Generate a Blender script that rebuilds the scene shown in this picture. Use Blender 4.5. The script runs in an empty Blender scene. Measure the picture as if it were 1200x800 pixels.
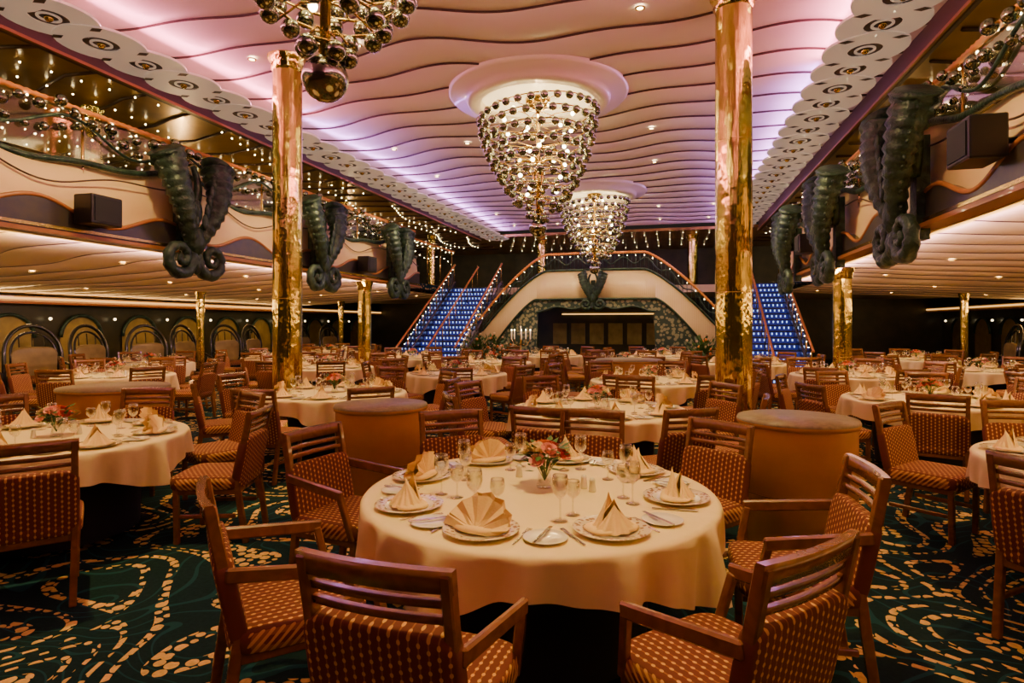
import bpy, bmesh, math, random
from mathutils import Vector, Matrix
random.seed(7)
pi=math.pi; sin=math.sin; cos=math.cos
AX=-2.25            # hall axis (x)
HALF=5.25           # half width of the atrium
YN,YF=-5.0,30.0     # room extents
XL,XR=-16.0,11.5
ZC=5.5              # atrium ceiling

# ---------------------------------------------------------------- materials
MATS={}
def nodes(name):
    m=bpy.data.materials.new(name); m.use_nodes=True
    nt=m.node_tree; b=nt.nodes['Principled BSDF']
    MATS[name]=m
    return m,nt,b
def mat(name,col,rough=.5,metal=0,emi=None,es=0,noise=None,bump=0,bscale=20,coat=0,spec=None):
    m,nt,b=nodes(name)
    b.inputs['Base Color'].default_value=(*col,1)
    b.inputs['Roughness'].default_value=rough
    b.inputs['Metallic'].default_value=metal
    if coat: b.inputs['Coat Weight'].default_value=coat
    if spec is not None: b.inputs['Specular IOR Level'].default_value=spec
    if emi:
        b.inputs['Emission Color'].default_value=(*emi,1)
        b.inputs['Emission Strength'].default_value=es
    if noise or bump:
        tc=nt.nodes.new('ShaderNodeTexCoord')
        n=nt.nodes.new('ShaderNodeTexNoise'); n.inputs['Scale'].default_value=noise[1] if noise else bscale
        n.inputs['Detail'].default_value=4
        nt.links.new(tc.outputs['Object'],n.inputs['Vector'])
        if noise:
            r=nt.nodes.new('ShaderNodeValToRGB')
            r.color_ramp.elements[0].position=.3; r.color_ramp.elements[1].position=.7
            r.color_ramp.elements[0].color=(*noise[0],1); r.color_ramp.elements[1].color=(*col,1)
            nt.links.new(n.outputs['Fac'],r.inputs['Fac']); nt.links.new(r.outputs['Color'],b.inputs['Base Color'])
        if bump:
            bp=nt.nodes.new('ShaderNodeBump'); bp.inputs['Strength'].default_value=bump; bp.inputs['Distance'].default_value=.02
            n2=nt.nodes.new('ShaderNodeTexNoise'); n2.inputs['Scale'].default_value=bscale
            nt.links.new(tc.outputs['Object'],n2.inputs['Vector'])
            nt.links.new(n2.outputs['Fac'],bp.inputs['Height']); nt.links.new(bp.outputs['Normal'],b.inputs['Normal'])
    return m
mat('ceiling_white',(.88,.78,.72),.38,coat=.2)
mat('soffit_white',(.88,.69,.42),.4,coat=.2)
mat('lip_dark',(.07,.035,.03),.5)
mat('white_lacquer',(.88,.79,.62),.3,coat=.3)
mat('strip_lacquer_glow',(.86,.79,.68),.3,coat=.3,emi=(1,.76,.64),es=.20)  # lacquered ceiling strip, no lamp; faint emission stands in for light on it
mat('cream_panel',(.88,.67,.36),.35,noise=((.80,.59,.30),1.5),coat=.3)
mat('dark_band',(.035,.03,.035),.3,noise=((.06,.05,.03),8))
mat('rust_trim',(.38,.15,.04),.35,coat=.3)
mat('orange_rope',(.75,.27,.06),.35)
mat('verdigris',(.055,.110,.078),.33,.3,noise=((.008,.024,.019),9),bump=.6,bscale=30)
mat('mercury',(.52,.53,.40),.12,1.0,noise=((.13,.16,.10),6))
mat('bulb',(1,.9,.7),.3,emi=(1,.80,.40),es=32)
mat('bulb_soft',(1,.9,.7),.3,emi=(1,.75,.40),es=6)
mat('glow_disc',(1,.9,.75),.4,emi=(1,.73,.36),es=1.6)
mat('downlight',(1,.9,.75),.4,emi=(1,.78,.42),es=22)
mat('brass_dark',(.58,.40,.10),.22,1)
mat('upper_ceiling',(.46,.27,.055),.3,.4,noise=((.22,.125,.025),1.2),coat=.2)
mat('wall_dark',(.06,.055,.03),.35,noise=((.025,.03,.02),2))
mat('olive_panel',(.46,.35,.11),.4,noise=((.26,.20,.06),3))
mat('black',(.012,.012,.014),.4)
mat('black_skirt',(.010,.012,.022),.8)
mat('hoop',(.015,.022,.02),.25,coat=.5)
mat('cloth',(.90,.755,.36),.5,bump=.35,bscale=9)
mat('napkin',(.90,.66,.26),.7,bump=.2,bscale=40)
mat('china',(.88,.85,.68),.12,coat=.6)
mat('steel',(.80,.77,.65),.15,1)
mat('drum_wood',(.78,.39,.06),.35,noise=((.63,.29,.04),3),coat=.4)
mat('drum_top',(.34,.29,.14),.35,noise=((.20,.17,.08),30))
mat('leaf',(.08,.20,.03),.5,noise=((.03,.10,.02),20))
mat('rose_red',(.60,.05,.04),.5); mat('rose_orange',(.85,.28,.06),.5); mat('rose_cream',(.9,.72,.40),.5); mat('rose_pink',(.85,.35,.30),.5)
mat('tread',(.02,.025,.08),.6); mat('stringer',(.16,.16,.24),.25,.8)
mat('candle',(.9,.85,.7),.5,emi=(1,.6,.3),es=.6)
mat('amber',(.6,.25,.06),.3,emi=(1,.50,.12),es=2.0)
# glass
m,nt,b=nodes('glass')
tr=nt.nodes.new('ShaderNodeBsdfTransparent'); gl=nt.nodes.new('ShaderNodeBsdfGlossy'); gl.inputs['Roughness'].default_value=.05
gl.inputs['Color'].default_value=(1,.97,.9,1); tr.inputs['Color'].default_value=(.93,.94,.90,1)
lw=nt.nodes.new('ShaderNodeLayerWeight'); lw.inputs['Blend'].default_value=.5
mx=nt.nodes.new('ShaderNodeMixShader'); nt.links.new(lw.outputs['Facing'],mx.inputs[0]); nt.links.new(tr.outputs[0],mx.inputs[1]); nt.links.new(gl.outputs[0],mx.inputs[2])
nt.links.new(mx.outputs[0],nt.nodes['Material Output'].inputs['Surface'])
def M_(nt,op,a,bv=None,cv=None):
    n=nt.nodes.new('ShaderNodeMath'); n.operation=op
    for i,x in enumerate((a,bv,cv)):
        if x is None: continue
        if isinstance(x,(int,float)): n.inputs[i].default_value=x
        else: nt.links.new(x,n.inputs[i])
    return n.outputs[0]
def mixc(nt,f,c1,c2):
    n=nt.nodes.new('ShaderNodeMix'); n.data_type='RGBA'
    if isinstance(f,(int,float)): n.inputs[0].default_value=f
    else: nt.links.new(f,n.inputs[0])
    for i,c in ((6,c1),(7,c2)):
        if isinstance(c,tuple): n.inputs[i].default_value=(*c,1)
        else: nt.links.new(c,n.inputs[i])
    return n.outputs[2]
def objxyz(nt):
    tc=nt.nodes.new('ShaderNodeTexCoord'); s=nt.nodes.new('ShaderNodeSeparateXYZ'); nt.links.new(tc.outputs['Object'],s.inputs[0])
    return tc.outputs['Object'],s.outputs
# gold pillar
m,nt,b=nodes('pillar_gold')
o,xyz=objxyz(nt)
b.inputs['Metallic'].default_value=1; b.inputs['Roughness'].default_value=.11
mp=nt.nodes.new('ShaderNodeMapping'); mp.inputs['Scale'].default_value=(14,14,.8); nt.links.new(o,mp.inputs[0])
n=nt.nodes.new('ShaderNodeTexNoise'); n.inputs['Scale'].default_value=1.5; n.inputs['Detail'].default_value=3; nt.links.new(mp.outputs[0],n.inputs['Vector'])
nt.links.new(mixc(nt,n.outputs['Fac'],(.60,.44,.06),(1.0,.86,.26)),b.inputs['Base Color'])
mp2=nt.nodes.new('ShaderNodeMapping'); mp2.inputs['Scale'].default_value=(5,5,3); nt.links.new(o,mp2.inputs[0])
n4=nt.nodes.new('ShaderNodeTexNoise'); n4.inputs['Scale'].default_value=1.6; nt.links.new(mp2.outputs[0],n4.inputs['Vector'])
bp=nt.nodes.new('ShaderNodeBump'); bp.inputs['Strength'].default_value=.4; bp.inputs['Distance'].default_value=.03
nt.links.new(M_(nt,'ADD',n.outputs['Fac'],n4.outputs['Fac']),bp.inputs['Height']); nt.links.new(bp.outputs[0],b.inputs['Normal'])
# carpet
m,nt,b=nodes('carpet')
o,xyz=objxyz(nt)
b.inputs['Roughness'].default_value=.95; b.inputs['Specular IOR Level'].default_value=.1
n=nt.nodes.new('ShaderNodeTexNoise'); n.inputs['Scale'].default_value=.9; n.inputs['Detail'].default_value=0; n.inputs['Distortion'].default_value=.5
nt.links.new(o,n.inputs['Vector'])
band=M_(nt,'LESS_THAN',M_(nt,'ABSOLUTE',M_(nt,'SINE',M_(nt,'MULTIPLY',n.outputs['Fac'],pi*11))),.45)
v=nt.nodes.new('ShaderNodeTexVoronoi'); v.inputs['Scale'].default_value=14.5; v.inputs['Randomness'].default_value=.45; nt.links.new(o,v.inputs['Vector'])
dots=M_(nt,'LESS_THAN',v.outputs['Distance'],.48)
gold=M_(nt,'MULTIPLY',band,dots)
n2=nt.nodes.new('ShaderNodeTexNoise'); n2.inputs['Scale'].default_value=1.1; n2.inputs['Detail'].default_value=0; n2.inputs['Distortion'].default_value=1.0
mp=nt.nodes.new('ShaderNodeMapping'); mp.inputs['Location'].default_value=(7,3,0); nt.links.new(o,mp.inputs[0]); nt.links.new(mp.outputs[0],n2.inputs['Vector'])
band2=M_(nt,'LESS_THAN',M_(nt,'ABSOLUTE',M_(nt,'SINE',M_(nt,'MULTIPLY',n2.outputs['Fac'],pi*11))),.22)
n3=nt.nodes.new('ShaderNodeTexNoise'); n3.inputs['Scale'].default_value=40; nt.links.new(o,n3.inputs['Vector'])
base=mixc(nt,n3.outputs['Fac'],(.003,.013,.018),(.010,.034,.036))
c=mixc(nt,band2,base,(.010,.060,.070))
c=mixc(nt,gold,c,mixc(nt,n3.outputs['Fac'],(.46,.29,.07),(1.0,.70,.22)))
nt.links.new(c,b.inputs['Base Color'])
# chair fabric
m,nt,b=nodes('chair_fabric')
o,xyz=objxyz(nt); b.inputs['Roughness'].default_value=.85
S=33
fx=M_(nt,'SUBTRACT',M_(nt,'FRACT',M_(nt,'MULTIPLY',xyz[0],S)),.5)
zz=M_(nt,'SUBTRACT',xyz[2],xyz[1])
row=M_(nt,'FLOOR',M_(nt,'MULTIPLY',xyz[0],S))
off=M_(nt,'MULTIPLY',row,.5)
fz=M_(nt,'SUBTRACT',M_(nt,'FRACT',M_(nt,'ADD',M_(nt,'MULTIPLY',zz,S*.85),off)),.5)
d=M_(nt,'SQRT',M_(nt,'ADD',M_(nt,'MULTIPLY',M_(nt,'MULTIPLY',fx,fx),1.7),M_(nt,'MULTIPLY',fz,fz)))
dot=M_(nt,'LESS_THAN',d,.25)
line=M_(nt,'LESS_THAN',M_(nt,'ABSOLUTE',fx),.08)
c=mixc(nt,line,(.15,.034,.012),(.32,.115,.025))
c=mixc(nt,dot,c,(.70,.38,.08))
nt.links.new(c,b.inputs['Base Color'])
# wood
m,nt,b=nodes('chair_wood')
o,xyz=objxyz(nt); b.inputs['Roughness'].default_value=.25; b.inputs['Coat Weight'].default_value=.4
n=nt.nodes.new('ShaderNodeTexNoise'); n.inputs['Scale'].default_value=9; n.inputs['Distortion'].default_value=2; nt.links.new(o,n.inputs['Vector'])
nt.links.new(mixc(nt,n.outputs['Fac'],(.11,.038,.008),(.33,.135,.028)),b.inputs['Base Color'])
# mosaic
m,nt,b=nodes('mosaic')
o,xyz=objxyz(nt); b.inputs['Roughness'].default_value=.3
v=nt.nodes.new('ShaderNodeTexVoronoi'); v.inputs['Scale'].default_value=9; nt.links.new(o,v.inputs['Vector'])
f=M_(nt,'LESS_THAN',v.outputs['Distance'],.46)
nt.links.new(mixc(nt,f,(.03,.06,.05),(.28,.28,.18)),b.inputs['Base Color'])
# plate rim pattern
m,nt,b=nodes('plate_rim')
o,xyz=objxyz(nt); b.inputs['Roughness'].default_value=.15; b.inputs['Coat Weight'].default_value=.5
v=nt.nodes.new('ShaderNodeTexVoronoi'); v.inputs['Scale'].default_value=48; nt.links.new(o,v.inputs['Vector'])
f=M_(nt,'LESS_THAN',v.outputs['Distance'],.42)
nt.links.new(mixc(nt,f,(.78,.66,.40),(.34,.19,.08)),b.inputs['Base Color'])
# stair risers: blue led dots
m,nt,b=nodes('riser_led')
o,xyz=objxyz(nt)
fx=M_(nt,'SUBTRACT',M_(nt,'FRACT',M_(nt,'MULTIPLY',xyz[0],8)),.5)
fz=M_(nt,'SUBTRACT',M_(nt,'FRACT',M_(nt,'DIVIDE',xyz[2],3.0/17)),.5)
f=M_(nt,'MULTIPLY',M_(nt,'LESS_THAN',M_(nt,'ABSOLUTE',fx),.14),M_(nt,'LESS_THAN',M_(nt,'ABSOLUTE',fz),.16))
c=mixc(nt,f,(.02,.06,.75),(.35,.55,1.0))
b.inputs['Base Color'].default_value=(.03,.04,.3,1)
nt.links.new(c,b.inputs['Emission Color'])
nt.links.new(M_(nt,'ADD',M_(nt,'MULTIPLY',f,2.6),.18),b.inputs['Emission Strength'])

# ---------------------------------------------------------------- mesh builder
class MB:
    def __init__(s): s.v=[]; s.f=[]; s.k=[]; s.s=[]
    def add(s,o,M=None):
        n=len(s.v)
        s.v+= [tuple(M@Vector(p)) for p in o.v] if M is not None else list(o.v)
        s.f+=[tuple(i+n for i in f) for f in o.f]; s.k+=o.k; s.s+=o.s
        return s
    def face(s,f,k,sm=True): s.f.append(tuple(f)); s.k.append(k); s.s.append(sm)
    def mesh(s,name):
        me=bpy.data.meshes.new(name); me.from_pydata(s.v,[],s.f)
        keys=[]; 
        for k in s.k:
            if k not in keys: keys.append(k)
        for k in keys: me.materials.append(MATS[k])
        idx={k:i for i,k in enumerate(keys)}
        me.polygons.foreach_set('material_index',[idx[k] for k in s.k])
        me.polygons.foreach_set('use_smooth',s.s)
        me.update(); return me
    def obj(s,name,loc=(0,0,0),rz=0,parent=None):
        return inst(s.mesh(name),name,loc,rz,parent)
COL=bpy.context.scene.collection
def inst(me,name,loc=(0,0,0),rz=0,parent=None,sc=None):
    o=bpy.data.objects.new(name,me); COL.objects.link(o); o.location=loc; o.rotation_euler=(0,0,rz)
    if sc: o.scale=(sc,)*3
    if parent: o.parent=parent
    return o
T=Matrix.Translation
def R(a,ax): return Matrix.Rotation(a,4,ax)
def box(c,s,k):
    m=MB(); x,y,z=[i/2 for i in s]
    m.v=[(c[0]+a*x,c[1]+b_*y,c[2]+d*z) for a in(-1,1) for b_ in(-1,1) for d in(-1,1)]
    for f in ((0,1,3,2),(4,6,7,5),(0,4,5,1),(2,3,7,6),(0,2,6,4),(1,5,7,3)): m.face(f,k,False)
    return m
def bbox(c,s,k,bev=.006,seg=2):
    bm=bmesh.new(); bmesh.ops.create_cube(bm,size=1)
    for v in bm.verts: v.co=Vector((v.co.x*s[0],v.co.y*s[1],v.co.z*s[2]))
    bmesh.ops.bevel(bm,geom=bm.edges[:],offset=bev,segments=seg,affect='EDGES',profile=.5)
    m=MB(); bm.verts.index_update()
    m.v=[(v.co.x+c[0],v.co.y+c[1],v.co.z+c[2]) for v in bm.verts]
    for f in bm.faces: m.face([v.index for v in f.verts],k,False)
    bm.free(); return m
def beam(p0,p1,w,d,k,bev=.005):
    p0=Vector(p0);p1=Vector(p1); dv=p1-p0; L=dv.length; z=dv.normalized()
    x=Vector((1,0,0)) if abs(z.x)<.9 else Vector((0,1,0))
    y=z.cross(x).normalized(); x=y.cross(z)
    Mx=Matrix((x,y,z)).transposed().to_4x4(); Mx.translation=(p0+p1)/2
    return MB().add(bbox((0,0,0),(w,d,L),k,bev,1),Mx)
def lathe(prof,n,k,ks=None,wave=None,sm=True):
    m=MB()
    for j,(r,z) in enumerate(prof):
        for i in range(n):
            a=2*pi*i/n; rr=r
            if wave: rr,zz=wave(j,r,z,a)
            else: zz=z
            m.v.append((rr*cos(a),rr*sin(a),zz))
    for j in range(len(prof)-1):
        kk=ks[j] if ks else k
        for i in range(n):
            i2=(i+1)%n
            m.face((j*n+i,j*n+i2,(j+1)*n+i2,(j+1)*n+i),kk,sm)
    return m
def disc(r,z,n,k,up=True,c=(0,0)):
    m=MB(); m.v=[(c[0]+r*cos(2*pi*i/n),c[1]+r*sin(2*pi*i/n),z) for i in range(n)]
    m.face(range(n) if up else range(n-1,-1,-1),k,False); return m
def tube(path,rad,n,k,closed=False,caps=True):
    m=MB(); P=[Vector(p) for p in path]; N=len(P)
    if not isinstance(rad,(list,tuple)): rad=[rad]*N
    up=None
    for i in range(N):
        if closed: t=P[(i+1)%N]-P[i-1]
        else: t=P[min(i+1,N-1)]-P[max(i-1,0)]
        t.normalize()
        if up is None:
            up=Vector((0,0,1)) if abs(t.z)<.9 else Vector((1,0,0))
        x=(up-t*up.dot(t)).normalized(); up=x; y=t.cross(x)
        for j in range(n):
            a=2*pi*j/n; m.v.append(tuple(P[i]+(x*cos(a)+y*sin(a))*rad[i]))
    for i in range(N if closed else N-1):
        i2=(i+1)%N
        for j in range(n):
            j2=(j+1)%n; m.face((i*n+j,i*n+j2,i2*n+j2,i2*n+j),k)
    if caps and not closed:
        m.face(range(n-1,-1,-1),k); m.face(range((N-1)*n,N*n),k)
    return m
def sphere(c,r,k,n=12,q=8,e=1,s=(1,1,1)):
    m=MB()
    def pw(x): return math.copysign(abs(x)**e,x)
    m.v.append((c[0],c[1],c[2]-r*s[2]))
    for j in range(1,q):
        t=-pi/2+pi*j/q
        for i in range(n):
            a=2*pi*(i+.5)/n
            m.v.append((c[0]+r*s[0]*pw(cos(t))*pw(cos(a)),c[1]+r*s[1]*pw(cos(t))*pw(sin(a)),c[2]+r*s[2]*pw(sin(t))))
    m.v.append((c[0],c[1],c[2]+r*s[2])); L=len(m.v)-1
    for i in range(n): m.face((0,1+(i+1)%n,1+i),k)
    for j in range(q-2):
        for i in range(n):
            a=1+j*n; m.face((a+i,a+(i+1)%n,a+n+(i+1)%n,a+n+i),k)
    a=1+(q-2)*n
    for i in range(n): m.face((a+i,a+(i+1)%n,L),k)
    return m
def annulus(c,ro,ri,z,t,n,k):
    m=MB()
    for r,zz in ((ri,z),(ro,z),(ro,z+t),(ri,z+t)):
        for i in range(n):
            a=2*pi*i/n; m.v.append((c[0]+r*cos(a),c[1]+r*sin(a),zz))
    for j in range(4):
        for i in range(n):
            i2=(i+1)%n; j2=(j+1)%4
            m.face((j*n+i,j2*n+i,j2*n+i2,j*n+i2),k,False)
    return m

# ---------------------------------------------------------------- room shell
box(((XL+XR)/2,(YN+YF)/2,-.05),(XR-XL,YF-YN,.1),'carpet').obj('floor')
box((XL-.05,(YN+YF)/2,2.9),(.1,YF-YN,5.8),'wall_dark').obj('wall_left')
box((XR+.05,(YN+YF)/2,2.9),(.1,YF-YN,5.8),'wall_dark').obj('wall_right')
box(((XL+XR)/2,YF+.05,2.9),(XR-XL,.1,5.8),'wall_dark').obj('wall_back')
box(((XL+XR)/2,YN-.05,2.9),(XR-XL,.1,5.8),'wall_dark').obj('wall_front')
def shingle(x0,x1,y0,y1,zf,sp,lip,amp,k,nx,ph=0):
    m=MB(); n=int((y1-y0)/sp)
    def yy(i,x):
        if i<=0: return y0
        if i>=n: return y1
        return y0+i*sp+amp*(sin(x*1.25+.18*i+ph)+.5*sin(x*2.6-.35*i+ph))
    for i in range(n):
        b0=len(m.v)
        for a in range(nx+1):
            x=x0+(x1-x0)*a/nx; z=zf(x)
            ya,yb=yy(i,x),yy(i+1,x)
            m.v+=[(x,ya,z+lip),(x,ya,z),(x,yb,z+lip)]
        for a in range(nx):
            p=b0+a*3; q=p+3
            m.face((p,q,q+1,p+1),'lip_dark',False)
            m.face((p+1,q+1,q+2,p+2),k,True)
    return m
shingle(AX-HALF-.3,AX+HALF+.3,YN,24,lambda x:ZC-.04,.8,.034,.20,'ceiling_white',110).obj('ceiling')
box((AX,(YN+24)/2,ZC+.12),(2*HALF+1,24-YN,.1),'ceiling_white').obj('ceiling_backing')
def lowz(x):
    d=abs(x-AX)-HALF
    return 2.72-.38*min(1,max(0,d/8.5))**.8
for sgn,nm in ((-1,'left'),(1,'right')):
    xe=AX+sgn*HALF; xw=XL if sgn<0 else XR
    xe2=AX+sgn*5.9
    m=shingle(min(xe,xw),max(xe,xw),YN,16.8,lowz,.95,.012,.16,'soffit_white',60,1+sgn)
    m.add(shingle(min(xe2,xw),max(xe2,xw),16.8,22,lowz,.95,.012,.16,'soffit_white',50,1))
    m.obj('ceiling_soffit_'+nm)
    m=box(((xe+xw)/2,(YN+16.8)/2,2.9),(abs(xw-xe),16.8-YN,.2),'carpet')
    m.add(box(((xe2+xw)/2,19.4,2.9),(abs(xw-xe2),5.2,.2),'carpet'))
    m.obj('balcony_floor_'+nm)
    m=MB()
    m.add(box((xw-sgn*.35,(YN+YF)/2,2.22),(.5,YF-YN,.16),'cream_panel'))
    m.add(box((xw-sgn*.58,(YN+YF)/2,2.14),(.06,YF-YN,.05),'rust_trim'))
    m.add(box((xw-sgn*.61,(YN+YF)/2,2.24),(.02,YF-YN,.05),'amber'))
    m.obj('trim_cornice_'+nm)
    xs=AX+sgn*(HALF+.3)
    box(((xs+xw)/2,(YN+YF)/2,5.32),(abs(xw-xs),YF-YN,.1),'upper_ceiling').obj('ceiling_upper_'+nm)
box((AX,27,5.3),(2*HALF+.7,6,.1),'upper_ceiling').obj('ceiling_upper_back')
m=box(((XL+XR)/2,26,2.87),(XR-XL,8,.26),'soffit_white'); m.obj('balcony_floor_back')
m=MB()
for sgn in (-1,1):
    for j in range(8):
        base=AX+sgn*(HALF+.9+j*.95)
        y=-1.0
        while y<27:
            x=base+.35*sin(y*.9+j*.9)
            if abs(x-AX)>HALF+.6: m.add(sphere((x,y,5.20),.014,'bulb',6,4))
            y+=.36
for j in range(3):
    y=24.6+j*1.8
    for i in range(22): m.add(sphere((AX-HALF+i*.5,y+.35*sin(i*.7),5.20),.010,'bulb',6,4))
m.obj('fairy_lights')
m=MB()
for sgn in (-1,1):
    for j in range(34):
        y=-2+j*.9
        xa=AX+sgn*(HALF+.5); xb=XL+.1 if sgn<0 else XR-.1
        pts=[(xa+(xb-xa)*t/14,y+.22*sin(t*1.1+j*.4),5.255) for t in range(15)]
        m.add(tube(pts,.03,4,'lip_dark'))
m.obj('trim_ceiling_battens')

# scalloped strips along the atrium ceiling
for sgn,nm in ((-1,'left'),(1,'right')):
    xc=AX+sgn*4.68
    m=box((xc+sgn*.05,(YN+24)/2,5.17),(.58,24-YN,.03),'strip_lacquer_glow')
    y=YN+.4;i=0
    while y<23.8:
        z=5.125+.012*(i%2)
        m.add(annulus((xc,y),.5,.20,z,.03,28,'strip_lacquer_glow'))
        m.add(disc(.20,z+.012,20,'lip_dark',False,(xc,y)))
        m.add(annulus((xc,y),.125,.095,z-.002,.015,20,'strip_lacquer_glow'))
        m.add(sphere((xc,y,z),.05,'brass_dark',8,6))
        for s2 in(-1,1):
            cx=xc+s2*.30; cy=y+.33
            b0=len(m.v); m.v+=[(cx-.10,cy,5.115),(cx,cy-.05,5.115),(cx+.10,cy,5.115),(cx,cy+.05,5.115)]
            m.face((b0,b0+1,b0+2,b0+3),'lip_dark',False)
        y+=.66;i+=1
    m.add(box((AX+sgn*(HALF+.25),(YN+24)/2,5.30),(.08,24-YN,.36),'lip_dark'))
    m.add(box((AX+sgn*(HALF+.20),(YN+24)/2,5.14),(.06,24-YN,.04),'rust_trim'))
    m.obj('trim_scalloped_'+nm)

# ---------------------------------------------------------------- sculptures
def scroll_sculpture():
    m=MB()
    def horn(sx,yo,zt,spread,k=1.0):
        pts=[];rad=[]
        N=34
        for i in range(N):
            t=i/(N-1)
            z=zt-(zt-.55)*t
            x=sx*(spread*(1-t)**1.5+.07+.13*sin(t*pi*1.1))
            pts.append((x,yo-.12*sin(t*pi),z))
            r=(.15*(1-t)**2.0+.088+.030*sin(t*pi))
            rad.append(r*(1+.11*sin(i*2.1))*k)
        cx,cz=sx*.32,.43
        for i in range(1,44):
            t=i/43; a=t*2*pi*1.6
            rr=(.25*(1-t)+.03)
            ang=(pi+a) if sx>0 else (-a)
            pts.append((cx+rr*cos(ang),yo-.02-.08*t,cz+rr*sin(ang)))
            rad.append((.068*(1-t)+.032)*(1+.12*sin(i*1.9))*k)
        m.add(tube(pts,rad,12,'verdigris'))
        m.add(tube([(pts[0][0],pts[0][1],zt-.02),(pts[0][0]+sx*.03,pts[0][1],zt+.05),(pts[0][0]+sx*.05,pts[0][1],zt+.08)],[.20*k,.27*k,.22*k],14,'verdigris'))
        for i in range(2,32,2):
            p=pts[i]; m.add(sphere((p[0]+sx*rad[i]*.9,p[1],p[2]),.05,'verdigris',6,5,1,(1.1,.5,.7)))
    horn(1,-.10,1.90,.42); horn(-1,-.10,1.90,.42)
    for sx in(-1,1):
        for j in range(6):
            z=1.0+.16*j
            m.add(sphere((sx*(.09+.05*j),-.24,z),.10,'verdigris',8,6,1,(.6,.35,1.3)))
        pts=[(sx*(.06+.16*sin(t*pi*.9)),.02,1.15+.75*t) for t in [i/12 for i in range(13)]]
        m.add(tube(pts,[.09-.05*i/12 for i in range(13)],8,'verdigris'))
    m.add(sphere((0,-.15,.70),.17,'verdigris',12,8,1,(.8,.7,1.4)))
    m.add(sphere((0,-.16,.34),.10,'verdigris',10,8,1,(.8,.7,1.6)))
    m.add(sphere((0,-.15,1.15),.11,'verdigris',10,8,1,(1,.7,1.8)))
    m.add(box((0,.12,1.0),(.20,.14,1.2),'verdigris'))
    return m
SC=scroll_sculpture().mesh('scroll_sculpture')
SY=[3.9,7.65,11.2,14.8]; SYR=[4.3,7.95,11.4,14.85]
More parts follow.
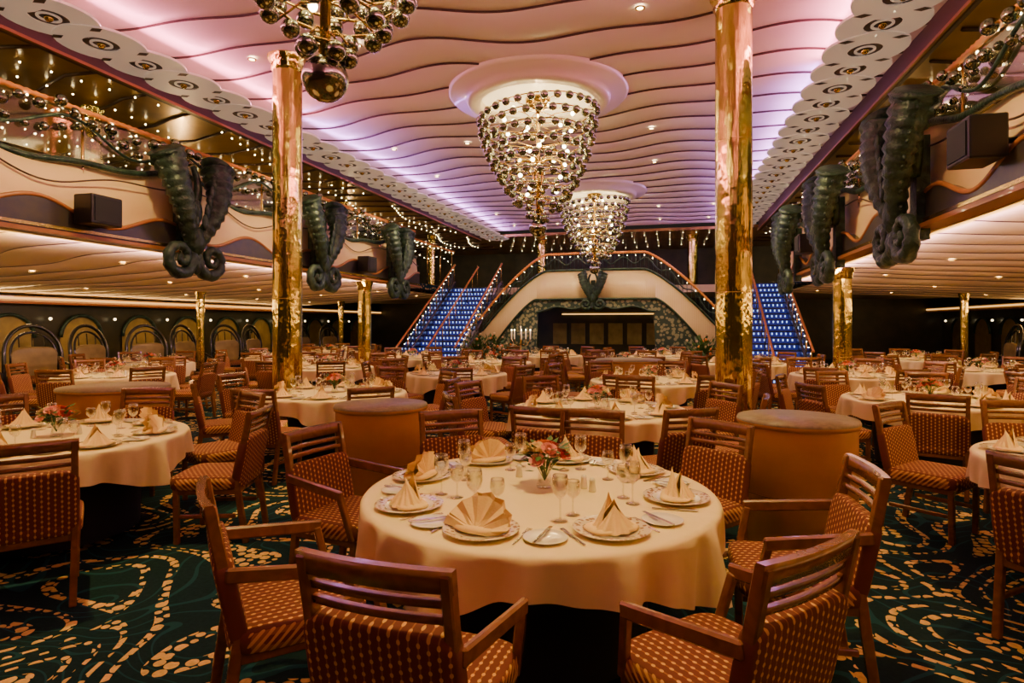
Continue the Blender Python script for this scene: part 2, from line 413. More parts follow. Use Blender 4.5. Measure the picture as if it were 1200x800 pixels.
# ---------------------------------------------------------------- balconies
def ball_string(m,pts,r=.07): 
    for p in pts: m.add(sphere(p,r*random.uniform(.8,1.15),'mercury',10,7))
def rope(m,p0,p1,r=.04,step=.05):
    p0=Vector(p0);p1=Vector(p1); n=max(4,int((p1-p0).length/step))
    m.add(tube([p0.lerp(p1,i/n) for i in range(n+1)],[r if i%2 else r*.72 for i in range(n+1)],7,'orange_rope'))
for sgn,nm,sy in ((-1,'left',SY),(1,'right',SYR)):
    xe=AX+sgn*HALF; Y1=16.8; per=sy[1]-sy[0]; y0=sy[1]; Y0=YN+.02
    def top(y): return 3.76+.14*cos(2*pi*(y-y0)/per)+.06*sin(4*pi*(y-y0)/per+.6)
    def mid(y): return 3.06+.13*cos(2*pi*(y-y0)/(per/2)+1.0)
    m=MB(); N=220
    for i in range(N+1):
        y=Y0+(Y1-Y0)*i/N; bul=.06*sin(2*pi*(y-y0)/per)
        m.v+=[(xe-sgn*(.02+bul),y,2.7),(xe-sgn*(.07+bul),y,(top(y)+2.7)/2),(xe-sgn*(.02+bul),y,top(y)),(xe+sgn*.12,y,top(y)),(xe+sgn*.12,y,2.7)]
    for i in range(N):
        for j in range(4):
            a=i*5+j; m.face((a,a+5,a+6,a+1),'cream_panel')
        a=i*5; m.face((a+4,a,a+5,a+9),'cream_panel',False)
    b0=len(m.v)
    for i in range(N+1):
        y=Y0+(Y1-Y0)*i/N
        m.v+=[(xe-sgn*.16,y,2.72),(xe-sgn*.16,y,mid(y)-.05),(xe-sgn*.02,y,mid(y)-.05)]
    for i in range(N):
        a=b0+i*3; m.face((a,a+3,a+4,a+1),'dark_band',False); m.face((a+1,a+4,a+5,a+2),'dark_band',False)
    ys=[Y0+(Y1-Y0)*i/N for i in range(N+1)]
    m.add(tube([(xe-sgn*.15,y,mid(y)-.03) for y in ys],.030,6,'rust_trim'))
    m.add(tube([(xe-sgn*.05,y,top(y)+.02) for y in ys],.045,6,'verdigris'))
    m.add(tube([(xe-sgn*.12,y,top(y)-.20-.07*cos(2*pi*(y-y0)/per*2)) for y in ys],.012,5,'lip_dark'))
    m.add(box((xe-sgn*.10,(Y0+Y1)/2,2.73),(.26,Y1-Y0,.05),'rust_trim'))
    m.add(box((xe-sgn*.17,(Y0+Y1)/2,2.80),(.03,Y1-Y0,.04),'brass_dark'))
    m.obj('balcony_fascia_'+nm)
    m=MB(); zr=4.42
    rope(m,(xe,Y0,zr),(xe,Y1,zr)); 
    rope(m,(xe,Y1,zr),(AX+sgn*5.9,Y1+.1,zr))
    rope(m,(AX+sgn*5.9,Y1+.1,zr),(AX+sgn*5.9,22,zr))
    y=YN+.4
    while y<22:
        xx=xe if y<Y1 else AX+sgn*5.9
        m.add(tube([(xx+sgn*.03,y,3.0),(xx+sgn*.03,y,zr)],.022,6,'brass_dark')); y+=1.2
    m.add(box((xe+sgn*.03,(Y0+Y1)/2,4.05),(.012,Y1-Y0,.62),'glass'))
    pts=[(xe-sgn*.03,y,4.12+.16*sin(y*3.4)) for y in [Y0+.08*i for i in range(int((Y1-Y0)/.08))]]
    m.add(tube(pts,.022,5,'verdigris'))
    m.obj('balcony_railing_'+nm)
    m=MB(); y=YN+.2
    while y<Y1:
        ph=(y-y0)/per*2*pi
        ball_string(m,[(xe-sgn*(.10+.04*sin(y*9)),y,4.27+.10*cos(ph*2)+.05*sin(y*11))],.07)
        ball_string(m,[(xe-sgn*(.02),y+.11,4.12+.10*sin(ph*2))],.05)
        y+=.23
    m.obj('glass_ball_garland')
    m=MB(); y=YN+.2
    while y<22:
        xx=xe if y<Y1 else AX+sgn*5.9
        m.add(sphere((xx-sgn*.02,y,4.34+.03*sin(y*5)),.013,'bulb',6,4))
        m.add(sphere((xx+sgn*.12,y+.2,4.02+.10*sin(y*2.2)),.013,'bulb',6,4))
        y+=.38
    m.obj('railing_lights')
    for y in sy:
        inst(SC,'scroll_sculpture',(xe-sgn*.30,y,2.18),pi/2 if sgn<0 else -pi/2)
    for y in ([6.1,13.2] if sgn<0 else [6.2,13.2]):
        m=bbox((0,0,0),(.30,.44,.38),'black',.02); m.add(box((-sgn*.155,0,0),(.01,.36,.30),'black_skirt')); m.add(tube([(sgn*.1,0,-.0),(sgn*.3,0,0)],.03,8,'black'))
        m.obj('loudspeaker',(xe-sgn*.36,y,3.06 if sgn<0 else 3.22),0)

# ---------------------------------------------------------------- pillars
def pillar(h,r):
    m=MB()
    m.add(lathe([(r*1.5,0),(r*1.5,.08),(r*1.25,.14),(r*1.18,.2),(r,.24)],40,'pillar_gold'))
    m.add(lathe([(r,.24)]+[(r,.24+(h-.46)*i/8) for i in range(1,9)],40,'pillar_gold'))
    for z in (h*.36,h*.68): m.add(lathe([(r,z-.006),(r*1.012,z),(r,z+.006)],40,'pillar_gold'))
    m.add(lathe([(r,h-.22),(r*1.12,h-.18),(r*1.12,h-.12),(r*1.3,h-.06),(r*1.35,h)],40,'pillar_gold')); return m
P1=pillar(5.47,.205).mesh('gold_pillar'); P2=pillar(2.7,.165).mesh('short_pillar')
PILLARS=[(-5.38,7.57),(.72,7.4)]
for x,y in PILLARS: inst(P1,'gold_pillar',(x,y,0))
P3=pillar(2.3,.2).mesh('gold_pillar_upper')
for x in(-5.4,.9): inst(P3,'gold_pillar',(x,25.5,3.0))
SP=[(-7.65,14.0,1),(3.25,12.9,1),(-12.3,13.5,.6),(8,13.5,.6),(-12.2,20.5,.6),(8,19.5,.6)]
for x,y,s in SP: inst(P2,'gold_column',(x,y,0)).scale=(s,s,lowz(x)/2.7)
for x in (-9.5,-12.5,5,8):
    for y in (8,16,23): inst(P3,'gold_pillar',(x,y,3.0)).scale=(.7,.7,1)

# ---------------------------------------------------------------- chandeliers
def chandelier():
    m=MB(); tiers=9
    for k in range(tiers):
        t=k/(tiers-1); r=.78*(1-t**1.7)**.8+.15+.05*(1-t); z=-.30-t*1.68
        n=max(5,int(2*pi*r/.205)); ph=k*.4
        ring=[]
        for i in range(n):
            a=2*pi*i/n+ph
            p=(r*cos(a),r*sin(a),z+.09*cos(a+k*.45)*(1-.5*t))
            ring.append(p); m.add(sphere(p,.066,'mercury',12,8))
        m.add(tube([(p[0]*.97,p[1]*.97,p[2]+.055) for p in ring],.012,5,'brass_dark',closed=True))
        if k<tiers-2:
            nb=max(3,n//5)
            for i in range(nb):
                a=2*pi*i/nb+ph; m.add(sphere((r*.60*cos(a),r*.60*sin(a),z+.02),.034,'bulb',8,6))
        for i in range(6):
            a=2*pi*i/6+k*.3; m.add(tube([(0,0,z+.12),(r*.5*cos(a),r*.5*sin(a),z+.14),(r*.97*cos(a),r*.97*sin(a),z+.05)],.009,5,'brass_dark'))
    m.add(tube([(0,0,0),(0,0,-2.1)],.035,10,'brass_dark'))
    for i in range(4):
        a0=i*pi/2; pts=[]
        for j in range(40):
            t=j/39; rr=.30*(1-t)+.05; a=t*5; pts.append((cos(a0)*(rr*cos(a)+.1),sin(a0)*(rr*cos(a)+.1),-1.2+rr*sin(a)-.3*t))
        m.add(tube(pts,.02,6,'brass_dark'))
    m.add(sphere((0,0,-2.16),.15,'mercury',24,16))
    return m.mesh('chandelier')
CH=chandelier()
MED=MB()
MED.add(lathe([(1.5,0),(1.5,-.07),(1.46,-.11),(1.22,-.12),(1.2,-.2),(1.16,-.24),(.98,-.25),(.96,-.18),(.94,-.12)],72,'white_lacquer'))
MED.add(disc(.94,-.12,48,'glow_disc',False))
MED.add(lathe([(.22,-.12),(.2,-.24),(.1,-.27),(.035,-.3)],24,'brass_dark'))
MEDm=MED.mesh('ceiling_medallion')
CHP=[(AX+.05,3.5),(AX+.1,9.85),(AX+.12,17.5)]
for x,y in CHP:
    inst(MEDm,'ceiling_medallion',(x,y,ZC+.02)); inst(CH,'chandelier',(x,y,ZC-.12))

# recessed downlights
DL=MB().add(annulus((0,0),.06,.04,-.012,.014,20,'brass_dark')).add(disc(.04,-.004,16,'downlight',False)).mesh('recessed_downlight')
dls=[]
for y in (1.5,5.2,7.4,12,14.5,20,22.5):
    for dx in (-3.6,-1.9,1.9,3.6): dls.append((AX+dx,y,ZC-.06))
for y in (2,5,8,11,14,17,20):
    for dx in (6.6,8.6,11): 
        for s in(-1,1):
            x=AX+s*dx; dls.append((x,y,lowz(x)-.005))
for p in dls: inst(DL,'recessed_downlight',p)

# ---------------------------------------------------------------- staircases
def stair(xc):
    m=MB(); W=1.8; n=17; rise=3.0/n; run=4.8/n; y0=17.0
    for i in range(n):
        y=y0+i*run; z=(i+1)*rise
        m.add(box((0,y+run/2-0,z-.02),(W,run+.02,.04),'tread'))
        m.add(box((0,y+.012,z-rise/2-.02),(W,.02,rise-.04),'riser_led'))
        m.add(box((0,y-.008,z-.01),(W,.02,.018),'stringer'))
    for s in(-1,0,1):
        w=.08 if s else .05
        x=s*(W/2+.04)
        b0=len(m.v)
        if s:
            for dx in(-w/2,w/2):
                m.v+=[(x+dx,y0-.15,0),(x+dx,y0-.15,.28),(x+dx,y0+4.8,3.25),(x+dx,y0+4.8,2.75),(x+dx,y0+.25,0)]
            m.face((b0,b0+1,b0+2,b0+3,b0+4),'stringer',False); m.face((b0+9,b0+8,b0+7,b0+6,b0+5),'stringer',False)
            for a in range(5):
                a2=(a+1)%5; m.face((b0+a,b0+5+a,b0+5+a2,b0+a2),'stringer',False)
        z0=.28 if s else .17
        rope(m,(x,y0-.35,z0+.62),(x,y0+4.8,z0+3.62),.035)
        for j in range(9):
            t=j/8; yy=y0-.1+4.8*t; zz=z0*.6+3*t
            m.add(tube([(x,yy,zz),(x,yy,zz+.75)],.016,6,'brass_dark'))
        if s:
            b1=len(m.v); m.v+=[(x,y0,.35),(x,y0,.85),(x,y0+4.8,3.8),(x,y0+4.8,3.3)]; m.face((b1,b1+1,b1+2,b1+3),'glass',False)
            pts=[(x,y0+4.8*t/60,.6+3*t/60+.12*sin(t*.8)) for t in range(61)]
            m.add(tube(pts,.016,5,'verdigris'))
            for j in range(20): m.add(sphere((x,y0+j*.24,.84+j*.15),.012,'bulb',6,4))
    m.obj('staircase',(xc,0,0))
stair(AX-4.85); stair(AX+4.85)

# ---------------------------------------------------------------- arch wall at the far end
bow=lambda x:.5*(1-(x/3.8)**2)
def topz(dx):
    a=abs(dx)
    if a<1.5: return 3.28
    t=min(1,(a-1.5)/2.3); return 3.28-1.95*t**1.35
def openz(dx):
    a=abs(dx)
    if a<1.85: return 2.10+.06*cos(a*pi*2/1.2)+.06*cos(dx*pi/1.85)
    return 0
def innerz(a):
    t=min(1,max(0,(a-1.85)/1.35)); return 2.38-1.35*t**1.3
m=MB(); N=120
xs=[-3.8+7.6*i/N for i in range(N+1)]
for i in range(N):
    x0,x1=xs[i],xs[i+1]
    xm=(x0+x1)/2; ob=abs(xm)<1.85
    z0a=openz(min(1.849,max(-1.849,x0))) if ob else 0; z0b=openz(min(1.849,max(-1.849,x1))) if ob else 0
    za,zb=topz(x0),topz(x1)
    b0=len(m.v)
    ya,yb=18.9-bow(x0),18.9-bow(x1)
    m.v+=[(AX+x0,ya,z0a),(AX+x1,yb,z0b),(AX+x1,yb,zb),(AX+x0,ya,za),
          (AX+x0,ya+.2,z0a),(AX+x1,yb+.2,z0b),(AX+x1,yb+.2,zb),(AX+x0,ya+.2,za)]
    kk='cream_panel'
    m.face((b0,b0+1,b0+2,b0+3),kk); m.face((b0+7,b0+6,b0+5,b0+4),kk); m.face((b0+3,b0+2,b0+6,b0+7),kk,False); m.face((b0,b0+4,b0+5,b0+1),kk,False)
for x0 in(-1.85,1.85):
    m.add(box((AX+x0,18.9-bow(x0)+.1,1.06),(.03,.24,2.12),'verdigris'))
# mosaic surround (spandrels and lintel)
n=72
for i in range(n):
    d0=-3.2+6.4*i/n; d1=-3.2+6.4*(i+1)/n; b0=len(m.v)
    for dd in(d0,d1):
        a=abs(dd); y=18.86-bow(dd); zt=innerz(a); zb=0 if a>=1.85 else openz(dd)
        m.v+=[(AX+dd,y,min(zb,zt)),(AX+dd,y,zt),(AX+dd,y+.06,zt)]
    m.face((b0,b0+3,b0+4,b0+1),'mosaic',False); m.face((b0+1,b0+4,b0+5,b0+2),'mosaic',False)
m.obj('arch_wall')
m=MB()
px=[-3.75+7.5*i/80 for i in range(81)]
m.add(tube([(AX+x,18.88-bow(x),topz(x)) for x in px],.035,6,'verdigris'))
ox=[-3.2+6.4*i/90 for i in range(91)]
m.add(tube([(AX+x,18.80-bow(x),innerz(abs(x))) for x in ox],.035,6,'verdigris'))
ox=[-1.84+3.68*i/50 for i in range(51)]
m.add(tube([(AX+x,18.82-bow(x),openz(x)+.01) for x in ox],.03,6,'verdigris'))
rp=[-4.6+9.2*i/230 for i in range(231)]
def railz(x): return topz(x)+.52 if abs(x)<3.8 else topz(3.8)+.52-(abs(x)-3.8)*.8
m.add(tube([(AX+x,18.95-bow(min(3.8,max(-3.8,x))),railz(x)) for x in rp],[.045 if i%2 else .03 for i in range(231)],7,'orange_rope'))
for i in range(0,61):
    x=-3.75+7.5*i/60; m.add(tube([(AX+x,18.95-bow(x),topz(x)),(AX+x,18.95-bow(x),topz(x)+.5)],.011,5,'verdigris'))
    if i%2==0: m.add(sphere((AX+x,18.9-bow(x),topz(x)+.42),.011,'bulb',6,4))
m.add(tube([(AX+x,18.93-bow(x),topz(x)+.27+.1*sin(x*9)) for x in px],.02,5,'verdigris'))
m.obj('arch_railing')
inst(SC,'scroll_sculpture',(AX,18.1,1.95),0,sc=.62)
box((AX,20.4,2.88),(3.6,3.0,.22),'soffit_white').obj('landing_slab')
m=box((AX,25.9,1.35),(9,.1,2.7),'wall_dark')
m.add(box((AX,25.8,2.05),(4.6,.05,.05),'amber'))
for i in range(7): m.add(box((AX-2.4+i*.8,25.82,1.2),(.6,.06,.9),'olive_panel'))
m.obj('wall_partition')

for sgn,nm in((-1,'left'),(1,'right')):
    xw=XL+.02 if sgn<0 else XR-.02
    m=MB(); y=YN+1
    while y<YF-1:
        b0=len(m.v); pts=[(y-.6,.3),(y+.6,.3)]+[(y+.6*cos(a),1.25+.6*sin(a)) for a in [pi*i/16 for i in range(17)]]
        m.v+=[(xw-sgn*.03,p[0],p[1]) for p in pts]
        f=list(range(b0,b0+len(pts))); m.face(f,'olive_panel',False)
        m.add(tube([(xw-sgn*.06,p[0],p[1]) for p in pts[2:]],.05,6,'verdigris'))
        m.add(sphere((xw-sgn*.15,y+.95,1.75),.04,'bulb_soft',8,6))
        y+=1.9
    m.obj('window_arches_'+nm)
def hoop_chair():
    m=MB()
    pts=[(.55*cos(a)*(1.0),-.12*sin(a),.95+.62*sin(a)) for a in [pi*i/24 for i in range(25)]]
    pts=[(.5,.05,.0),(.56,.02,.5)]+pts+[(-.56,.02,.5),(-.5,.05,0)]
    m.add(tube(pts,.04,8,'hoop'))
    pts2=[(p[0]*.8,p[1]+.02,.2+p[2]*.78) for p in pts[1:-1]]
    m.add(tube(pts2,.025,8,'hoop'))
    for x in(-.25,0,.25): m.add(tube([(x,0,.45),(x,-.08,1.38)],.014,6,'hoop'))
    m.add(sphere((0,.3,.43),1,'chair_fabric',20,10,.4,(.48,.36,.07)))
    m.add(sphere((0,.02,.78),1,'olive_panel',20,10,.5,(.46,.05,.34)))
    for s in(-1,1):
        m.add(tube([(s*.55,.02,.75),(s*.56,.3,.72),(s*.5,.6,.6),(s*.44,.6,.0)],.028,8,'hoop'))
    m.add(box((0,.3,.33),(.86,.56,.06),'hoop'))
    return m.mesh('bentwood_armchair')
HC=hoop_chair()
for i in range(12):
    y=5.5+i*1.45
    inst(HC,'bentwood_armchair',(-13.5+.2*(i%2),y,0),-pi/2+.15*(-1)**i)
    if y<19: inst(HC,'bentwood_armchair',(8.9-.2*(i%2),y,0),pi/2+.15*(-1)**i)

# ---------------------------------------------------------------- dining furniture
def curved_slat(z,y,w,h,t,cv,k,tilt=.18):
    m=MB(); n=10
    for i in range(n+1):
        x=-w/2+w*i/n; yy=y-cv*(1-(2*x/w)**2)
        for dz in(-h/2,h/2):
            for dy in(-t/2,t/2): m.v.append((x,yy+dy-tilt*dz,z+dz))
    for i in range(n):
        a=i*4;b_=a+4
        m.face((a,b_,b_+1,a+1),k,False); m.face((a+3,b_+3,b_+2,a+2),k,False)
        m.face((a,a+2,b_+2,b_),k,True); m.face((a+1,b_+1,b_+3,a+3),k,True)
    m.face((0,1,3,2),k,False); a=n*4; m.face((a,a+2,a+3,a+1),k,False)
    return m
def dining_chair(arms):
    m=MB(); W='chair_wood'; F='chair_fabric'
    by=lambda z:-.22-.2*(z-.45)
    for s in(-1,1):
        m.add(beam((s*.215,.20,0),(s*.225,.20,.42),.038,.038,W))
        m.add(beam((s*.215,-.29,0),(s*.225,-.225,.45),.036,.042,W))
        m.add(beam((s*.225,-.22,.43),(s*.225,by(.95),.95),.034,.045,W))
        m.add(beam((s*.222,-.22,.2),(s*.218,.2,.2),.022,.03,W))
        m.add(beam((s*.225,-.22,.385),(s*.225,.2,.385),.03,.05,W))
    m.add(beam((-.22,.2,.385),(.22,.2,.385),.03,.05,W)); m.add(beam((-.22,-.23,.385),(.22,-.23,.385),.03,.05,W))
    m.add(sphere((0,.0,.44),1,F,28,12,.32,(.262,.262,.055)))
    bk=sphere((0,0,0),1,F,28,14,.28,(.248,.038,.18))
    m.add(bk,T((0,by(.595)+.0,.595))@R(math.atan(.2),'X'))
    m.add(curved_slat(.81,by(.81),.43,.024,.018,.02,W)); m.add(curved_slat(.858,by(.858),.43,.024,.018,.02,W))
    m.add(curved_slat(.925,by(.925),.49,.066,.028,.022,W))
    if arms:
        for s in(-1,1):
            m.add(beam((s*.245,by(.70),.70),(s*.285,.17,.655),.028,.055,W,.008))
            m.add(beam((s*.28,.15,.65),(s*.24,.205,.40),.034,.034,W))
    return m.mesh('dining_armchair' if arms else 'dining_chair')
CHA=dining_chair(True); CHN=dining_chair(False)

def table_mesh(Rr,seed,n=300,drop=.165):
    rnd=random.Random(seed); ph=[rnd.uniform(0,6.3) for _ in range(4)]
    prof=[(.001,.752),(Rr*.5,.752),(Rr-.02,.752),(Rr,.748),(Rr+.010,.735)]
    K=10
    for j in range(1,K+1): prof.append((Rr+.012,.735-drop*j/K))
    def wave(j,r,z,a):
        if j<4: return r,z
        t=(.735-z)/drop
        w=.35*sin(9*a+ph[0]+.8*sin(2*a))+.60*sin(18*a+ph[1]+1.4*sin(3*a)+t*.5)+.35*sin(31*a+ph[2]+1.2*sin(4*a))
        cr=abs(cos(2*a))**3
        hem=1+.75*cr+.10*sin(9*a+ph[0])
        return r+t**.7*(-.006+.012*cr+(.032+.034*cr)*w),.735-(.735-z)*hem
    m=lathe(prof,n,'cloth',wave=wave)
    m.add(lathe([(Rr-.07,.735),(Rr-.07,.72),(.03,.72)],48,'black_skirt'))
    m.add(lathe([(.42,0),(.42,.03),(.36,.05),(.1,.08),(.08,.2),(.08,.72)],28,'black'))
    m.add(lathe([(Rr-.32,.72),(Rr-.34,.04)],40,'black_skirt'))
    return m.mesh('round_dining_table')
def plate():
    m=lathe([(.0005,.004),(.092,.004),(.097,.006),(.112,.012)],40,'china')
    m.add(lathe([(.112,.012),(.155,.021),(.158,.020)],40,'plate_rim')); m.add(lathe([(.158,.020),(.10,.004),(.06,0),(.0005,0)],40,'china')); return m
def side_plate():
    return lathe([(.0005,.004),(.055,.004),(.087,.013),(.089,.012),(.055,.0),(.0005,0)],32,'china')
def napkin():
    # pleated fan leaning back towards the table centre, resting on a folded base
    m=MB(); N=11
    for t,Rn,y0,sc in ((-.50,.145,-.045,.92),(-.85,.155,-.060,.80),(-.10,.125,.035,1.0)):
        b0=len(m.v)
        for i in range(N+1):
            a=.08+(pi-.16)*i/N; o=.011*(1 if i%2 else -1)
            for f in (.10,.55,1.0):
                r=Rn*f*(1 if i%2 else .95); x=r*cos(a); q=r*sin(a)*sc
                m.v.append((x,y0-q*sin(t)+o*f*cos(t),.006+q*cos(t)+abs(o)*f+o*f*sin(t)))
        for i in range(N):
            for f in range(2):
                a=b0+i*3+f; m.face((a,a+3,a+4,a+1),'napkin',False)
    m.add(sphere((0,.0,.01),1,'napkin',16,6,.7,(.12,.075,.016)))
    return m
def napkin_cone():
    m=MB(); n=30; rows=6
    for (yo,lean,h,w,a0,a1) in ((0,.02,.145,.085,.2*pi,1.15*pi),(0,-.02,.125,.095,-.25*pi,.9*pi),(-.02,-.0,.10,.10,1.0*pi,2.0*pi)):
        b0=len(m.v)
        for i in range(n+1):
            a=a0+(a1-a0)*i/n
            for j in range(rows+1):
                t=j/rows; r=w*(1-t)**1.15*(1+.10*sin(i*1.2)*(1-t))
                m.v.append((r*cos(a),yo+lean*t+r*.65*sin(a),.004+h*t))
        for i in range(n):
            for j in range(rows):
                q=b0+i*(rows+1)+j; m.face((q,q+rows+1,q+rows+2,q+1),'napkin',False)
    m.add(sphere((0,0,.008),1,'napkin',18,6,.6,(.115,.075,.012)))
    return m
def wine_glass(h=.20,r=.038):
    return lathe([(.0005,.002),(.032,.002),(.033,.004),(.006,.008),(.004,.02),(.004,h*.48),(.012,h*.5),(r*.85,h*.62),(r,h*.76),(r*.93,h*.9),(r*.82,h),(r*.80,h),(r*.9,h*.9),(r*.96,h*.76),(r*.8,h*.63),(.005,h*.52)],20,'glass')
def fork():
    m=bbox((0,-.03,.003),(.008,.12,.003),'steel',.001,1); m.add(bbox((0,.05,.004),(.022,.035,.003),'steel',.001,1))
    for i in range(4): m.add(box((-.009+i*.006,.085,.005),(.003,.04,.002),'steel'))
    return m
def knife():
    m=bbox((0,-.05,.004),(.012,.09,.007),'steel',.003,1); m.add(bbox((0,.05,.003),(.018,.12,.002),'steel',.0008,1)); return m
def shaker():
    return lathe([(.001,0),(.018,0),(.019,.01),(.014,.05),(.016,.055),(.012,.068),(.001,.072)],16,'china')
def rose(k,s=1):
    m=MB()
    for ring,(n,rr,tilt) in enumerate(((3,.010,.15),(5,.018,.5),(6,.026,.95))):
        for i in range(n):
            a=2*pi*i/n+ring*.5; b0=len(m.v)
            for u in range(5):
                for v in range(4):
                    uu=(u/4-.5)*1.3; vv=v/3
                    rad=rr*.4+rr*.9*sin(tilt)*vv+.004; z=.028*vv*cos(tilt*.6)
                    ang=a+uu*(1.1-.2*ring); rad2=rad*(1+.1*vv)
                    m.v.append((rad2*cos(ang)*s,rad2*sin(ang)*s,(z-.003*abs(uu)*vv)*s))
            for u in range(4):
                for v in range(3):
                    q=b0+u*4+v; m.face((q,q+4,q+5,q+1),k)
    m.add(sphere((0,0,.010*s),.012*s,k,8,6)); return m
def centerpiece():
    m=lathe([(.001,0),(.035,0),(.038,.005),(.03,.03),(.026,.07),(.035,.1),(.033,.1)],24,'glass')
    rnd=random.Random(3)
    for i in range(16):
        a=i*2.4; t=(i/16)**.6; r=.09*t; z=.155+.05*(1-t)+rnd.uniform(-.02,.02)
        k=['rose_pink','rose_orange','rose_cream','rose_red','rose_pink'][i%5]
        m.add(rose(k,.95),T((r*cos(a),r*sin(a),z-.02))@R(t*.8,Vector((-sin(a),cos(a),0))))
        m.add(tube([(0,0,.03),(r*.5*cos(a),r*.5*sin(a),.1),(r*cos(a),r*sin(a),z-.02)],.002,5,'leaf'))
    for i in range(60):
        a=i*1.7; r=rnd.uniform(.05,.12); z=rnd.uniform(.08,.18); b0=len(m.v)
        d=Vector((cos(a),sin(a),rnd.uniform(-.3,.8))).normalized(); p=Vector((r*.7*cos(a),r*.7*sin(a),z)); q=d.cross(Vector((0,0,1))).normalized()
        L=.06
        m.v+=[tuple(p),tuple(p+d*L*.5+q*.015),tuple(p+d*L),tuple(p+d*L*.5-q*.015),tuple(p+d*L*.5+Vector((0,0,.004)))]
        m.face((b0,b0+1,b0+4),'leaf'); m.face((b0+1,b0+2,b0+4),'leaf'); m.face((b0+2,b0+3,b0+4),'leaf'); m.face((b0+3,b0,b0+4),'leaf')
    return m
PL,SPn,NA,NC,WG,WG2,FK,KN,SH=plate(),side_plate(),napkin(),napkin_cone(),wine_glass(),wine_glass(.155,.035),fork(),knife(),shaker()
CP=centerpiece()
mPL,mSP,mNA,mNC,mWG,mWG2,mFK,mKN,mSH,mCP=[x.mesh(n) for x,n in ((PL,'dinner_plate'),(SPn,'bread_plate'),(NA,'folded_napkin'),(NC,'napkin_cone'),(WG,'wine_glass'),(WG2,'water_goblet'),(FK,'fork'),(KN,'knife'),(SH,'salt_shaker'),(CP,'flower_centerpiece'))]
ZT=.753
def settings_local(n,Rr,angs=None):
    L=[]
    for i in range(n):
        a=angs[i] if angs else 2*pi*i/n
        rot=a+pi/2     # local +y points to the table centre
        def P(dx,dy):
            r=Rr-.20-dy
            return r*cos(a)+dx*cos(rot)*1,r*sin(a)+dx*sin(rot)*1
        nk='na' if i in (0,1,4) else 'nc'
        for kind,dx,dy,dz in (('pl',0,0,0),(nk,0,0,.012),('sp',-.27 ,.02,0),('fk',-.175,0,0),('kn',.175,0,0),('kn',-.255,.02,.013),('wg',.13,.20,0),('w2',.04,.25,0)):
            x,y=P(-dx,dy); L.append((kind,x,y,ZT+dz,rot))
    return L
DM={'pl':(PL,mPL,'dinner_plate'),'na':(NA,mNA,'folded_napkin'),'nc':(NC,mNC,'folded_napkin'),'sp':(SPn,mSP,'bread_plate'),'fk':(FK,mFK,'fork'),'kn':(KN,mKN,'butter_knife'),'wg':(WG,mWG,'wine_glass'),'w2':(WG2,mWG2,'water_goblet')}
TB=[table_mesh(.88,s) for s in (1,2,3)]
SETM=MB()
for kind,x,y,z,r in settings_local(8,.88): SETM.add(DM[kind][0],T((x,y,z))@R(r,'Z'))
for a in(.5,3.5): SETM.add(SH,T((.14*cos(a),.14*sin(a),ZT)))
SETM=SETM.mesh('table_place_settings')

DRUMS=[(-2.40,4.68,.385,.92),(.86,4.56,.385,.95),(-5.86,5.2,.52,.93),(-.75,11.4,.6,.95)]
OBST=[(x,y,.22) for x,y in PILLARS]+[(x,y,.2) for x,y,s in SP]+[(d[0],d[1],d[2]) for d in DRUMS]
for x,y,r,h in DRUMS:
    m=lathe([(r*.93,0),(r*.93,.09)],56,'black'); m.add(lathe([(r*.93,.09),(r*.985,.095),(r*.985,h-.05)],56,'drum_wood'))
    m.add(lathe([(r*.985,h-.05),(r*1.02,h-.045),(r*1.03,h-.02),(r*1.01,h),(.001,h)],56,'drum_top',['drum_wood','drum_wood','drum_top','drum_top']))
    m.add(lathe([(r*.99,.45),(r*.992,.452),(r*.99,.454)],56,'brass_dark'))
    m.obj('service_counter',(x,y,0))
placed=[]
def put_chair(tx,ty,a,dist,arms,jit=0):
    x=tx+dist*cos(a); y=ty+dist*sin(a)
    for ox,oy,r in OBST:
        if math.hypot(x+.15*cos(a)-ox,y+.15*sin(a)-oy)<r+.33: return
    for px_,py_ in placed:
        if math.hypot(x-px_,y-py_)<.56: return
    if y>16.2 and abs(abs(x-AX)-4.85)<1.4: return
    placed.append((x,y))
    inst(CHA if arms else CHN,'dining_chair',(x,y,0),a+pi/2+jit)
D2=pi/180
MT=(-.65,3.0)
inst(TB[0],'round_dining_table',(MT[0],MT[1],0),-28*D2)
for a,arm,j,dd in ((-95.6,1,.03,1.2),(-47.6,1,.10,1.2),(-136,1,.0,1.2),(168.8,1,0,1.22),(127.8,0,0,1.2),(86.8,0,0,1.2),(50.8,0,0,1.22),(2.3,1,0,1.2)):
    put_chair(MT[0],MT[1],a*D2,dd,arm,j)
angs=[a*D2 for a in (-98,175,-140,-52,130,88,47,0)]
for kind,x,y,z,r in settings_local(8,.88,angs=angs):
    inst(DM[kind][1],DM[kind][2],(MT[0]+x,MT[1]+y,z),r+random.uniform(-.05,.05))
inst(mCP,'flower_centerpiece',(MT[0]+.02,MT[1]+.05,ZT),0,sc=1.2)
for dx,dy in ((.22,.08),(.27,.03),(-.16,.22)): inst(mSH,'salt_shaker',(MT[0]+dx,MT[1]+dy,ZT))
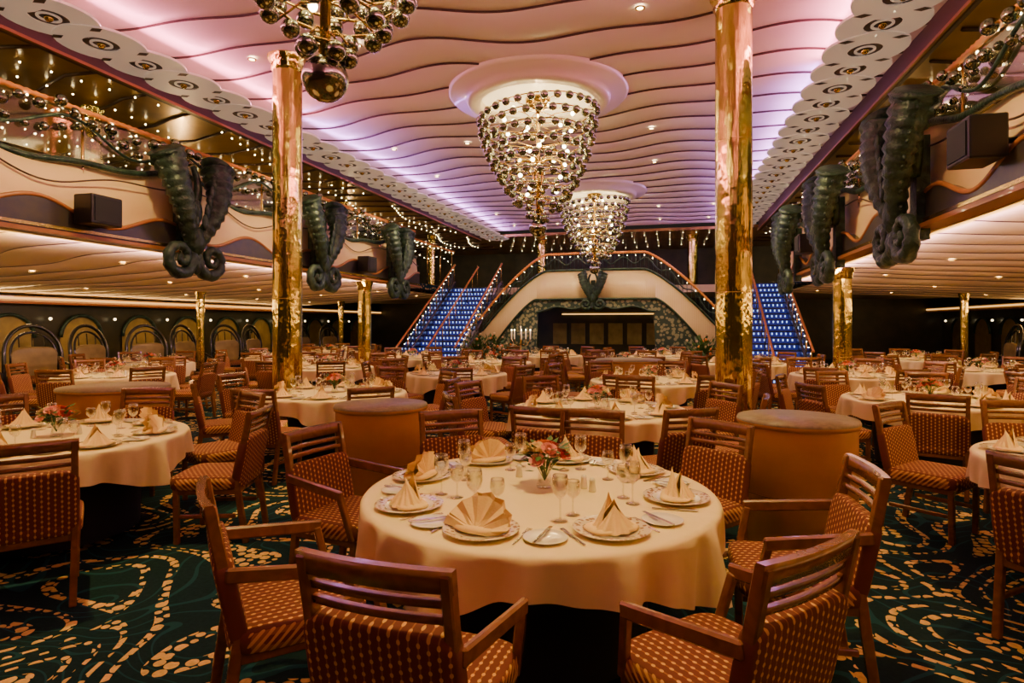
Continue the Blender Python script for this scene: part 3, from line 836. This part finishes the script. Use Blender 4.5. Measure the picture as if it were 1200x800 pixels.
TAB=[(-4.5,3.5,[17,-44,-95,65,112,160,205]),(2.82,4.45,[225,178,135,90,45,0,-50,-92]),
 (-.7,6.05,None),(-4.05,6.65,None),(2.85,7.75,None),(-9,8,None),(-3.6,9.8,None),(-.3,9.3,None),(-6.6,10.6,None),
 (2.9,11.2,None),(-11.3,5.2,None),(-11.0,10.6,None),(-3.9,13.0,None),(-1.0,13.6,None),(1.6,14.0,None),(-6.4,14.2,None),(-9.6,13.2,None),
 (6,6.2,None),(6.1,9.6,None),(5.6,13,None),(-3.2,16.2,None),(-.2,16.5,None),(5.8,16.6,None),(-10.4,16.8,None)]
for i,(x,y,an) in enumerate(TAB):
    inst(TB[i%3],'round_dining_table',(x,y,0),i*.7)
    if an: 
        for a in an: put_chair(x,y,a*D2,1.2,i==1 and a in(225,178),random.uniform(-.08,.08))
    else:
        o=random.uniform(0,.7)
        for k in range(8): put_chair(x,y,o+k*pi/4,1.2+random.uniform(0,.06),False,random.uniform(-.1,.1))
    inst(SETM,'table_place_settings',(x,y,0),random.uniform(0,.7))
    inst(mCP,'flower_centerpiece',(x,y,ZT),i,sc=1.15)
for x,y in ((-8.9,5.8),(-8.9,10.4),(-8.9,13.4),(4.4,6.0),(4.4,10.4)):
    inst(TB[1],'round_dining_table',(x,y,3.0),x); inst(SETM,'table_place_settings',(x,y,3.0),y)
def bush():
    rnd=random.Random(5); m=lathe([(.001,0),(.16,0),(.2,.3),(.22,.42),(.2,.42),(.19,.38),(.001,.38)],24,'brass_dark')
    for i in range(240):
        a=rnd.uniform(0,6.3); el=rnd.uniform(-.1,1.4); L=rnd.uniform(.15,.5)
        d=Vector((cos(a)*cos(el),sin(a)*cos(el),sin(el))); p=Vector((0,0,.45))+d*L; q=d.cross(Vector((0,0,1))).normalized()*.03
        b0=len(m.v); m.v+=[tuple(p),tuple(p+d*.07+q),tuple(p+d*.17-Vector((0,0,.03))),tuple(p+d*.07-q)]; m.face((b0,b0+1,b0+2,b0+3),'leaf')
        if i%6==0: m.add(sphere(tuple(p+d*.12),.03,rnd.choice(['rose_cream','rose_cream','rose_orange']),6,5))
        if i%8==0: m.add(tube([(0,0,.38),tuple(p)],.006,4,'leaf'))
    return m.mesh('potted_flowers')
BU=bush()
for x,y in ((-5.3,16.3),(.9,17.3),(-5.3,17.7)): inst(BU,'potted_flowers',(x,y,0),x,sc=1.3)
m=lathe([(.001,0),(.2,0),(.2,.02),(.03,.06),(.02,.5),(.05,.55),(.02,.6),(.02,1.3)],16,'brass_dark')
for i in range(5):
    a=i*2*pi/5; m.add(tube([(0,0,1.0),(.2*cos(a),.2*sin(a),.95),(.3*cos(a),.3*sin(a),1.15)],.012,6,'brass_dark'))
    m.add(tube([(.3*cos(a),.3*sin(a),1.15),(.3*cos(a),.3*sin(a),1.4)],.018,8,'candle')); m.add(sphere((.3*cos(a),.3*sin(a),1.43),.014,'bulb',6,5,1,(1,1,1.6)))
m.add(tube([(0,0,1.3),(0,0,1.55)],.018,8,'candle'))
m.obj('candelabra',(-4.4,17.7,0))

# ---------------------------------------------------------------- lights
def spot(p,w,ang=110,col=(1,.68,.26),r=.05,aim=None):
    l=bpy.data.lights.new('spot_lamp','SPOT'); l.energy=w; l.spot_size=ang*D2; l.spot_blend=.9; l.color=col; l.shadow_soft_size=r
    o=bpy.data.objects.new('spot_lamp',l); COL.objects.link(o); o.location=p
    if aim: o.rotation_euler=(Vector(aim)-Vector(p)).to_track_quat('-Z','Y').to_euler()
    return o
def point(p,w,col,r=.1):
    l=bpy.data.lights.new('point_lamp','POINT'); l.energy=w; l.color=col; l.shadow_soft_size=r
    o=bpy.data.objects.new('point_lamp',l); COL.objects.link(o); o.location=p; return o
def area(p,sx,sy,w,col,rot):
    l=bpy.data.lights.new('cove_lamp','AREA'); l.shape='RECTANGLE'; l.size=sx; l.size_y=sy; l.energy=w; l.color=col
    o=bpy.data.objects.new('cove_lamp',l); COL.objects.link(o); o.location=p; o.rotation_euler=rot; return o
W=(1,.67,.21)
for x,y in CHP: point((x,y,ZC-.95),150,W,.06); point((x,y,ZC-.33),90,(1,.70,.38),.05)
for (x,y,an) in [(MT[0],MT[1],0)]+TAB:
    if abs(x-AX)<HALF-.2: spot((x+.35,y-.5,ZC-.1),760,50,W)
    else: spot((x,y,2.55),120,120,W)
for s in(-1,1):
    area((AX+s*4.45,2.5,5.27),.10,14,260,(1,.24,.42),(0,s*108*D2,0))
    area((AX+s*4.45,16.8,5.27),.10,14,200,(.62,.27,1.0),(0,s*108*D2,0))
    area((AX+s*(HALF+.05),6,2.60),.06,21,280,(1,.58,.20),(0,-s*100*D2,0))
    area((AX+s*(HALF+.15),11,2.64),.05,11,55,(.45,.22,1.0),(0,-s*100*D2,0))
    xw=XL+.75 if s<0 else XR-.75
    area((xw,10,2.12),.08,26,160,(1,.56,.19),(0,s*115*D2,0))
    area((xw,10,2.08),.06,26,60,(1,.66,.24),(0,0,0))
    for y in (2,6,10,14): spot((AX+s*3.0,y,5.0),310,80,(1,.66,.26),.05,(AX+s*HALF,y,3.3))
    for y in (4,11,18): point((AX+s*8.3,y,4.3),85,(1,.60,.20),.05)
for x in (-3.2,-1.6,0,1.6,3.2): spot((AX+x,15.3,5.2),270,50,(1,.74,.36),.05,(AX+x*.9,18.5,2.5))
spot((AX,20.5,2.6),60,150,W); spot((AX,23.5,2.6),60,150,(1,.65,.3))
w=bpy.data.worlds.new('world'); bpy.context.scene.world=w; w.use_nodes=True
w.node_tree.nodes['Background'].inputs[0].default_value=(.02,.015,.012,1)

# ---------------------------------------------------------------- camera
cam=bpy.data.cameras.new('camera'); co=bpy.data.objects.new('camera',cam); COL.objects.link(co)
co.location=(0,0,1.6); co.rotation_euler=(pi/2,0,14.8*D2); cam.lens=21; cam.sensor_width=36; cam.shift_y=-20/1200
cam.clip_start=.05; cam.clip_end=100
bpy.context.scene.camera=co
